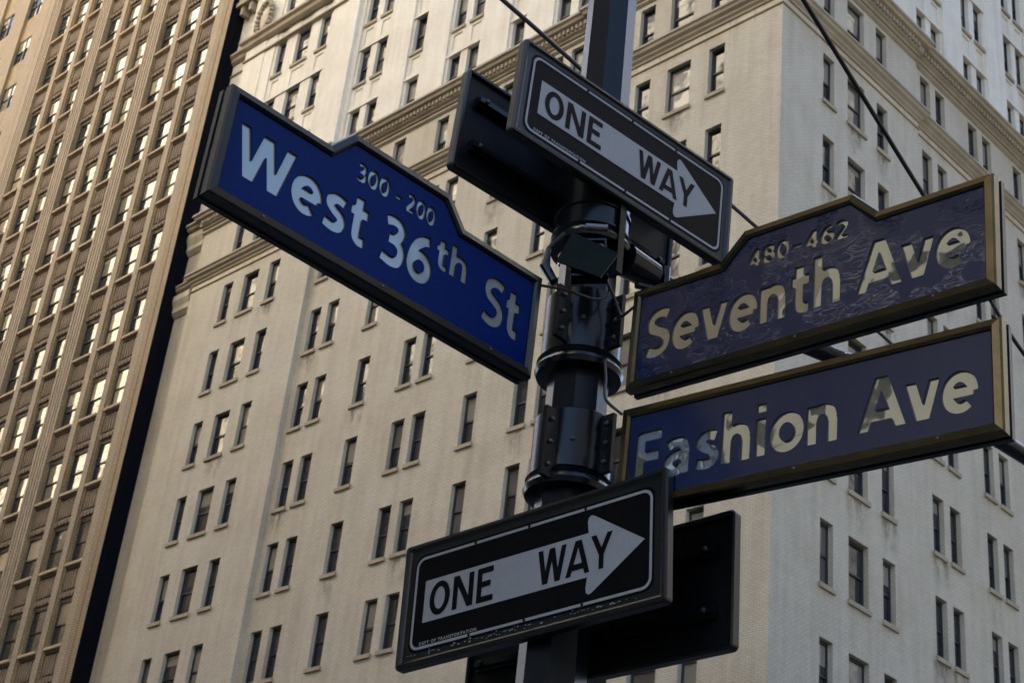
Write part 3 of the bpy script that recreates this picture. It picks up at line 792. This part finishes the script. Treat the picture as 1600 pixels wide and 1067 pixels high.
# reflective tape ends under the junction box
tp = MB()
for az in (R(-118), R(22)):
    a0, a1 = az - R(6), az + R(6)
    tp.quad((0.0965 * math.cos(a0), 0.0965 * math.sin(a0), 2.745 + ZC), (0.0965 * math.cos(a1), 0.0965 * math.sin(a1), 2.745 + ZC),
            (0.0965 * math.cos(a1), 0.0965 * math.sin(a1), 2.785 + ZC), (0.0965 * math.cos(a0), 0.0965 * math.sin(a0), 2.785 + ZC))
M['tape'] = mat('tape', (0.75, 0.76, 0.8), 0.4)
part('reflective_tape', tp, M['tape'], pole)
# mast bracket on the far side, and the mast arm
mb_ = MB(); mb_.box(0.085, 0.128, 0.0, 0.010, 2.70 + ZC, 3.06 + ZC); mb_.box(0.122, 0.128, -0.016, 0.0, 2.70 + ZC, 3.06 + ZC)
bo = part('bracket_plate', mb_, M['clamp_paint'], pole)
for zz in (2.98, 2.92, 2.82, 2.76): bolt(bo, 0.1, 0.0, zz + ZC, 0.009, 'y', 1)
arm = thing('mast_arm', 'dark steel mast arm running from the pole behind the avenue signs', 'mast arm', (PXX + 0.07, PYY + 0.10, 2.81 + ZC))
ab = MB(); ap = [(0, 0, 0), (0.04, 0.30, 0.0), (0.17, 0.72, 0.005), (0.28, 1.20, 0.02), (0.33, 1.9, 0.05), (0.345, 2.4, 0.045), (0.40, 4.5, 0.02), (0.45, 7.5, 0.0)]
ab.tube(cr(ap, 6), 0.031, 18)
part('pipe', ab, M['pole_paint'], arm, smooth=True)
sk = MB(); sk.tube([(0, -0.02, 0), (0.012, 0.10, 0.0)], [0.052, 0.044], 18); part('socket', sk, M['clamp_paint'], arm, smooth=True)
hk = MB(); hk.tube([(0.05, 0.12, 0.03), (0.05, 0.12, -0.06), (0.02, 0.02, -0.075)], 0.012, 8); part('saddle', hk, M['clamp_paint'], arm)

# junction box hanging open under the top clamp
jb = thing('junction_box', 'open dark green junction box with loose wires strapped to the pole', 'box', (-2.775, 2.88, 2.63 + ZC))
def quadplate(mb, P, t):
    P = [Vector(p) for p in P]; n = (P[1] - P[0]).cross(P[3] - P[0]).normalized() * t
    k = len(mb.v); mb.v += [tuple(p) for p in P] + [tuple(p + n) for p in P]
    for q in ((0, 1, 2, 3), (7, 6, 5, 4), (0, 4, 5, 1), (1, 5, 6, 2), (2, 6, 7, 3), (3, 7, 4, 0)): mb.f.append(tuple(k + i for i in q)); mb.mi.append(0)
jo = Vector((-2.775, 2.88, 2.63 + ZC))
LP = [Vector((-2.800, 2.856, 2.714 + ZC)) - jo, Vector((-2.700, 2.950, 2.655 + ZC)) - jo, Vector((-2.730, 2.915, 2.566 + ZC)) - jo, Vector((-2.828, 2.830, 2.612 + ZC)) - jo]
lb = MB(); quadplate(lb, LP, -0.006)
M['lid'] = noisy(mat('lid', (0.003, 0.009, 0.008), 0.6, spec=0.1), 10, 0.5, 0.6)
part('lid', lb, M['lid'], jb)
bb = MB()
bb.box(-0.05, 0.055, 0.045, 0.052, -0.05, 0.075); bb.box(-0.05, 0.055, 0.005, 0.045, 0.069, 0.075); bb.box(0.049, 0.055, 0.005, 0.045, -0.05, 0.069); bb.box(-0.05, 0.049, 0.005, 0.045, -0.05, -0.044)
part('housing', bb, M['clamp_paint'], jb, (0.012, 0.012, 0.0), (0, R(-6), R(42)))
tm = MB()
for i in range(4): tm.box(0.000 + i * 0.012, 0.009 + i * 0.012, 0.0, 0.012, 0.0 - i * 0.004, 0.022 - i * 0.004)
part('terminal_block', tm, M['tape'], jb, (0.018, 0.028, 0.018), (0, R(20), R(42)))
for k in range(3):
    wv = MB(); wv.tube(cr([(-0.01, 0.02, 0.03), (0.015, 0.025 + 0.004 * k, 0.048 + 0.005 * k), (0.04, 0.035, 0.040 + 0.006 * k), (0.052, 0.05, 0.02)]), 0.0016, 6)
    part('wire', wv, M['galvanised'], jb)
cyl = MB(); cyl.tube([(-0.036, 0.04, 0.147), (0.010, 0.084, 0.149)], 0.0105, 16); cyl.tube([(-0.050, 0.028, 0.146), (-0.038, 0.038, 0.147)], 0.006, 10)
part('conduit_stub', cyl, M['galvanised'], jb)
lv = MB(); lv.tube([(-0.062, -0.02, 0.10), (-0.088, -0.05, 0.04), (-0.092, -0.055, -0.02), (-0.07, -0.035, -0.07)], [0.006, 0.008, 0.016, 0.013], 10)
part('hinge_arm', lv, M['clamp_paint'], jb)

def wire(name, label, pts, rad, cat='wire'):
    b = MB(); P = cr(pts, 8); o_ = P[0]; b.tube([(p[0] - o_[0], p[1] - o_[1], p[2] - o_[2]) for p in P], rad, 8)
    o = part(name, b, M['rubber'], None, o_, smooth=True); tag(o, label, cat); return o
z = ZC
wire('overhead_cable', 'long thin black cable passing behind the upper one way sign', [(-4.05, 2.9, 4.75 + z), (-4.123, 3.64, 4.887 + z), (-4.422, 5.682, 5.111 + z), (-4.552, 7.179, 5.197 + z), (-4.63, 8.295, 5.218 + z), (-4.8, 12, 5.3 + z)], 0.0105, 'cable')
wire('overhead_cable', 'thick black cable slanting over the right side of the corner building', [(-2.66, 3.35, 4.37 + z), (-2.767, 3.922, 4.355 + z), (-2.93, 5.006, 4.186 + z), (-3.055, 5.737, 4.128 + z), (-3.152, 6.25, 4.098 + z), (-3.25, 7.4, 3.95 + z)], 0.0098, 'cable')
wire('sign_feed_wire', 'thin black wire from the West 36th sign across the pole face', [(-2.86, 2.80, 2.53 + z), (-2.83, 2.88, 2.545 + z), (-2.80, 2.98, 2.555 + z), (-2.79, 3.02, 2.60 + z), (-2.80, 3.0, 2.66 + z)], 0.0042)
wire('looped_wire', 'black wire looping from the junction box down behind the Seventh Ave frame', [(-2.795, 3.0, 2.64 + z), (-2.775, 3.02, 2.585 + z), (-2.765, 3.045, 2.53 + z), (-2.74, 3.03, 2.505 + z), (-2.70, 3.03, 2.52 + z), (-2.67, 3.04, 2.54 + z)], 0.0045)
wire('drop_wire', 'short black wire dropping from the middle clamp to the Fashion Ave frame', [(-2.815, 3.05, 2.40 + z), (-2.79, 3.035, 2.32 + z), (-2.77, 3.02, 2.24 + z), (-2.715, 3.03, 2.18 + z)], 0.0045)

# ================================================================== STREET NAME SIGNS
def blue_face(name, wrinkle=0.0, spec=0.5, col=(0.0, 0.014, 0.125), ior=1.5):
    m = mat(name, col, 0.2, 0, spec, ior)
    g = N(m, 'ShaderNodeNewGeometry')
    if wrinkle:
        mp = N(m, 'ShaderNodeMapping'); mp.inputs['Scale'].default_value = (20, 20, 64); L(m, g.outputs['Position'], mp.inputs['Vector'])
        nz = N(m, 'ShaderNodeTexNoise', Scale=1.0, Detail=3.0, Roughness=0.55, Distortion=1.6); L(m, mp.outputs[0], nz.inputs['Vector'])
        r1 = N(m, 'ShaderNodeMath', operation='SUBTRACT'); L(m, nz.outputs[0], r1.inputs[0]); r1.inputs[1].default_value = 0.5
        r2 = N(m, 'ShaderNodeMath', operation='ABSOLUTE'); L(m, r1.outputs[0], r2.inputs[0])
        r3 = N(m, 'ShaderNodeMapRange'); r3.inputs['From Max'].default_value = 0.028; r3.inputs['To Min'].default_value = 1.0; r3.inputs['To Max'].default_value = 0.0; L(m, r2.outputs[0], r3.inputs['Value'])
        n2 = N(m, 'ShaderNodeTexNoise', Scale=9.0, Detail=2.0); L(m, g.outputs['Position'], n2.inputs['Vector'])
        r4 = N(m, 'ShaderNodeMapRange'); r4.inputs['From Min'].default_value = 0.45; r4.inputs['From Max'].default_value = 0.6; L(m, n2.outputs[0], r4.inputs['Value'])
        mu = N(m, 'ShaderNodeMath', operation='MULTIPLY'); L(m, r3.outputs[0], mu.inputs[0]); L(m, r4.outputs[0], mu.inputs[1])
        bp = N(m, 'ShaderNodeBump', Strength=wrinkle, Distance=0.004); L(m, mu.outputs[0], bp.inputs['Height']); L(m, bp.outputs[0], BS(m).inputs['Normal'])
    return m
M['blue'] = blue_face('blue_sheeting', 0, 0.08); M['blue_gloss'] = blue_face('blue_sheeting_gloss', 0, 0.5, (0.001, 0.008, 0.052), 1.85); M['blue_wrinkled'] = blue_face('blue_sheeting_wrinkled', 0.8, 0.5, (0.001, 0.008, 0.052), 1.85)
M['letter_edge_shade'] = mat('letter_edge_shade', (0.004, 0.006, 0.016), 0.7)  # cut edges coloured near-black for the shade inside the letters
def letter_mat(name, col, metal, rough, bump):
    m = mat(name, col, rough, metal)
    g = N(m, 'ShaderNodeNewGeometry')
    n = N(m, 'ShaderNodeTexNoise', Scale=7.0, Detail=2.0); L(m, g.outputs['Position'], n.inputs['Vector'])
    bp = N(m, 'ShaderNodeBump', Strength=bump, Distance=0.01); L(m, n.outputs[0], bp.inputs['Height']); L(m, bp.outputs[0], BS(m).inputs['Normal'])
    return m
M['letter_west'] = letter_mat('letter_film', (0.37, 0.40, 0.385), 0.30, 0.10, 0.12)
M['letter_seventh'] = letter_mat('letter_film_creased', (0.84, 0.79, 0.62), 0.85, 0.04, 0.6)
M['letter_fashion'] = letter_mat('letter_film_wavy', (0.84, 0.79, 0.62), 0.85, 0.04, 0.35)

def orient(o, c, yaw, roll):
    o.location = (c[0], c[1], c[2] + ZC)
    o.rotation_euler = (Matrix.Rotation(R(yaw), 3, 'Z') @ Matrix.Rotation(-R(roll), 3, 'Y')).to_euler()

def ring(name, outline, prof, m, parent, **kw):
    """bezel swept round an outline in the sign plane; prof = [(inset, y)]"""
    mb = MB(); n = len(outline)
    # outline runs anticlockwise seen from the front; offset_path moves to the right, i.e. outwards
    rings = [[(q.x, y, q.y) for q in offset_path(outline, -ins, True)] for ins, y in prof]
    for k in range(len(prof)):
        l = (k + 1) % len(prof)
        for i in range(n):
            j = (i + 1) % n; mb.quad(rings[k][i], rings[k][j], rings[l][j], rings[l][i])
    return part(name, mb, m, parent, weld=True, **kw)

def name_sign(name, label, group, c, yaw, roll, W_, H_, bump, words, facem, letm, bump_x=(0.245, 0.172), bump_h=0.075, shift=0.0, frm='sign_frame'):
    t = thing(name, label, 'street sign', group=group); orient(t, c, yaw, roll)
    hw, hh = W_ / 2, H_ / 2
    out = [(-hw, -hh), (hw, -hh), (hw, hh)]
    if bump: out += [(shift + bump_x[0], hh), (shift + bump_x[1], hh + bump_h), (shift - bump_x[1], hh + bump_h), (shift - bump_x[0], hh)]
    out += [(-hw, hh)]
    # housing between the two faces
    ho = MB(); inn = [(q.x, q.y) for q in offset_path(out, -0.004, True)]
    ho.prism(inn, 0.014, 0.042); part('housing', ho, M['sign_frame'], t)
    ring('frame', out, [(0.0, 0.022), (0.0, -0.002), (0.004, -0.008), (0.021, -0.011), (0.027, -0.004), (0.030, 0.010), (0.030, 0.024)], M[frm], t)
    ring('frame', out, [(0.0, 0.036), (0.0, 0.052), (0.004, 0.056), (0.024, 0.058), (0.031, 0.054), (0.034, 0.046), (0.034, 0.036)], M['sign_frame'], t)
    face = [(q.x, q.y) for q in offset_path(out, -0.029, True)]
    glyphs = []
    for wd in words: glyphs += layout(*wd)
    loops = [face] + [lp_ for g in glyphs for lp_ in g]
    flat('face_panel', loops, [facem, M['letter_edge_shade']], t, 0.0, 0.0055, True)
    for g in glyphs: flat('letter', g, [letm], t, 0.0056, 0.0)
    bkp = MB(); bkp.box(-hw + 0.034, hw - 0.034, 0.044, 0.050, -hh + 0.034, hh - 0.034); part('rear_panel', bkp, facem, t)
    # screws on the bezel
    for sx in np.linspace(-hw + 0.16, hw - 0.16, 3):
        b = MB(); b.lathe([(0.004, 0), (0.004, 0.002), (0.002, 0.003)], 8); part('screw', b, M['bolt_metal'], t, (float(sx), -0.010, -hh + 0.014), (R(90), 0, 0))
    return t
sg = 'illuminated blue street name signs on the pole'
LW = 0.205
ws = name_sign('street_name_sign', 'blue West 36th St name sign with 300 - 200 in its raised middle', sg, (-2.88, 2.263, 2.392), 87.1, -0.65, 1.080, 0.326, True,
    [('West', -0.482, -0.068, -0.068, 0.146, LW), ('36', -0.018, 0.151, -0.070, 0.146, LW), ('th', 0.163, 0.279, 0.005, 0.094, 0.20), ('St', 0.343, 0.477, -0.070, 0.146, LW),
     ('300', -0.131, -0.021, 0.116, 0.056, 0.21), ('-', -0.001, 0.022, 0.116, 0.056, 0.20), ('200', 0.040, 0.141, 0.116, 0.056, 0.21)], M['blue'], M['letter_west'], (0.235, 0.170), 0.078, 0.005)
name_sign('street_name_sign', 'wrinkled dark blue Seventh Ave name sign with 480-462 above', sg, (-2.137, 3.03, 2.377), 2.15, -1.43, 1.095, 0.320, True,
    [('Seventh', -0.495, 0.127, -0.070, 0.148, LW), ('Ave', 0.176, 0.477, -0.070, 0.146, LW), ('480', -0.165, -0.039, 0.116, 0.056, 0.21), ('-', -0.029, 0.002, 0.116, 0.056, 0.20), ('462', 0.011, 0.143, 0.116, 0.056, 0.21)],
    M['blue_wrinkled'], M['letter_seventh'], (0.245, 0.168), 0.080, -0.010, 'warm_sheen_frame')
name_sign('street_name_sign', 'plain rectangular dark blue Fashion Ave name sign', sg, (-2.136, 3.03, 1.994), 5.2, -1.1, 1.068, 0.300, False,
    [('Fashion', -0.478, 0.115, -0.076, 0.142, LW), ('Ave', 0.172, 0.467, -0.074, 0.142, LW)], M['blue_gloss'], M['letter_fashion'], frm='warm_sheen_frame')

# ================================================================== ONE WAY SIGNS
M['white_film'] = noisy(mat('white_film', (0.33, 0.345, 0.365), 0.4), 60.0, 0.5, 0.82)
M['black_film'] = noisy(mat('black_film', (0.005, 0.005, 0.006), 0.4, spec=0.06), 6.0, 0.6, 0.6)
M['letter_black'] = mat('letter_black', (0.005, 0.005, 0.006), 0.4, spec=0.06)
M['sign_back'] = noisy(mat('sign_back', (0.003, 0.004, 0.006), 0.5, spec=0.2), 5.0, 0.6, 0.6)
def rrect(hw, hh, r_, n=7, cx=0, cz=0):
    out = []
    for sx, sz, a in ((1, -1, -90), (1, 1, 0), (-1, 1, 90), (-1, -1, 180)):
        for i in range(n): t = R(a + 90 * i / (n - 1)); out.append((cx + sx * (hw - r_) + r_ * math.cos(t), cz + sz * (hh - r_) + r_ * math.sin(t)))
    return out
def oneway_frame(t, W_, H_, thick=0.026, back=False):
    hw, hh = W_ / 2, H_ / 2; o = rrect(hw, hh, 0.012, 4)
    ring('frame', o, [(0.0, thick), (0.0, 0.003), (0.004, -0.003), (0.013, -0.004), (0.018, 0.002), (0.022, 0.004), (0.022, thick)], M['sign_frame'], t)
    p = MB(); p.prism(rrect(hw - 0.020, hh - 0.020, 0.01, 4), 0.004, 0.010); return p
def one_way(label, group, c, yaw, roll, W_, H_, text_label=None):
    t = thing('one_way_sign', label, 'road sign', group=group); orient(t, c, yaw, roll)
    p = oneway_frame(t, W_, H_); part('plate', p, M['sign_frame'], t)
    flat('sign_face', [rrect(0.412, 0.146, 0.030)], [M['black_film']], t, 0.0030, 0.0)
    flat('border', [rrect(0.406, 0.139, 0.030), rrect(0.398, 0.131, 0.023)], [M['white_film']], t, 0.0020, 0.0)
    arrow = [(-0.366, -0.0625), (0.203, -0.0625), (0.199, -0.094), (0.201, -0.105), (0.209, -0.112), (0.219, -0.109), (0.383, 0.0), (0.219, 0.109), (0.209, 0.112), (0.201, 0.105), (0.199, 0.094), (0.203, 0.0625), (-0.366, 0.0625)]
    flat('arrow', [arrow], [M['white_film']], t, 0.0018, 0.0)
    for g in layout('ONE', -0.342, -0.111, -0.0495, 0.099, 0.175, '_', 0.10) + layout('WAY', 0.040, 0.281, -0.0495, 0.099, 0.175, '_', 0.03):
        flat('letter', g, [M['letter_black']], t, 0.0008, 0.0)
    fc = bpy.data.curves.new('lettering', 'FONT'); fc.body = 'DEPT OF TRANSPORTATION'; fc.size = 0.0125; fc.space_character = 1.32; fc.offset = 0.0003
    tmp = bpy.data.objects.new('tmp', fc); me = bpy.data.meshes.new_from_object(tmp); bpy.data.objects.remove(tmp)
    xs = [v.co.x for v in me.vertices]; k = 0.205 / (max(xs) - min(xs))
    me.transform(Matrix(((k, 0, 0, -0.371), (0, 0, -1, 0.0022), (0, 1, 0, -0.1275), (0, 0, 0, 1)))); me.materials.append(M['white_film'])
    link('lettering', me, t)
    for sx in (-0.19, 0.0, 0.19):
        for sz in (-1, 1):
            b = MB(); b.lathe([(0.0042, 0), (0.0042, 0.002), (0.002, 0.003)], 8); part('rivet', b, M['letter_black'], t, (sx, 0.002, sz * 0.135), (R(90), 0, 0))
    for sz in (-0.07, 0.07):
        b = MB(); b.box(-0.12, 0.12, 0.010, 0.030, sz - 0.015, sz + 0.015); part('mounting_rail', b, M['clamp_paint'], t)
    return t
ow = 'one way signs facing the camera'
one_way('upper ONE WAY arrow sign tilted down to the right above the pole clamps', ow, (-2.795, 3.066, 3.118), 83.4, -1.93, 0.900, 0.352)
low = one_way('lower ONE WAY arrow sign below the Fashion Ave sign, scuffed along its bottom', ow, (-2.93, 2.94, 1.727), 3.53, 2.88, 0.905, 0.372)
rs = random.Random(3)
sc = MB()
for i in range(85):
    x = rs.uniform(-0.42, 0.40); zc = -0.150 - abs(rs.gauss(0, 0.004)) + (0.006 if rs.random() < 0.2 else 0)
    if rs.random() < 0.55 and not (-0.30 < x < 0.02 or 0.15 < x < 0.33): continue
    n = rs.randint(4, 6); r0 = rs.uniform(0.0008, 0.0028)
    p = [(x + 1.9 * r0 * math.cos(2 * math.pi * j / n) * rs.uniform(0.5, 1.2), zc + r0 * math.sin(2 * math.pi * j / n) * rs.uniform(0.4, 1.1)) for j in range(n)]
    sc.prism(p, 0.0024, 0.0032)
sc_o = part('paint_scuffs', sc, M['white_film'], low); sc_o['kind'] = 'stuff'
def back_sign(label, c, yaw, roll, W_, H_):
    t = thing('reversed_sign', label, 'road sign', group='one way signs seen from behind'); orient(t, c, yaw, roll)
    hw, hh = W_ / 2, H_ / 2
    ring('frame', rrect(hw, hh, 0.014, 5), [(0.0, 0.028), (0.0, 0.003), (0.004, -0.002), (0.012, -0.002), (0.016, 0.003), (0.016, 0.028)], M['sign_frame'], t)
    p = MB(); p.prism(rrect(hw - 0.015, hh - 0.015, 0.01, 4), 0.010, 0.016); part('plate', p, M['sign_back'], t)
    for sz in (-0.085, 0.085):
        b = MB(); b.box(-hw + 0.05, hw - 0.05, -0.008, 0.010, sz - 0.018, sz + 0.018); b.box(-hw + 0.05, hw - 0.05, -0.020, -0.008, sz - 0.009, sz + 0.009)
        rl = part('mounting_rail', b, M['clamp_paint'], t)
        for sx in (-hw + 0.075, hw - 0.075): bolt(rl, sx, -0.020, sz, 0.007, 'y', 1)
    return t
back_sign('black back of the sign behind the upper ONE WAY sign, left of the pole', (-3.035, 3.07, 3.110), 83.4, -1.93, 0.905, 0.380)
back_sign('black back of the sign sticking out right of the lower ONE WAY sign', (-2.905, 3.185, 1.700), 1.5, 1.0, 0.925, 0.385)
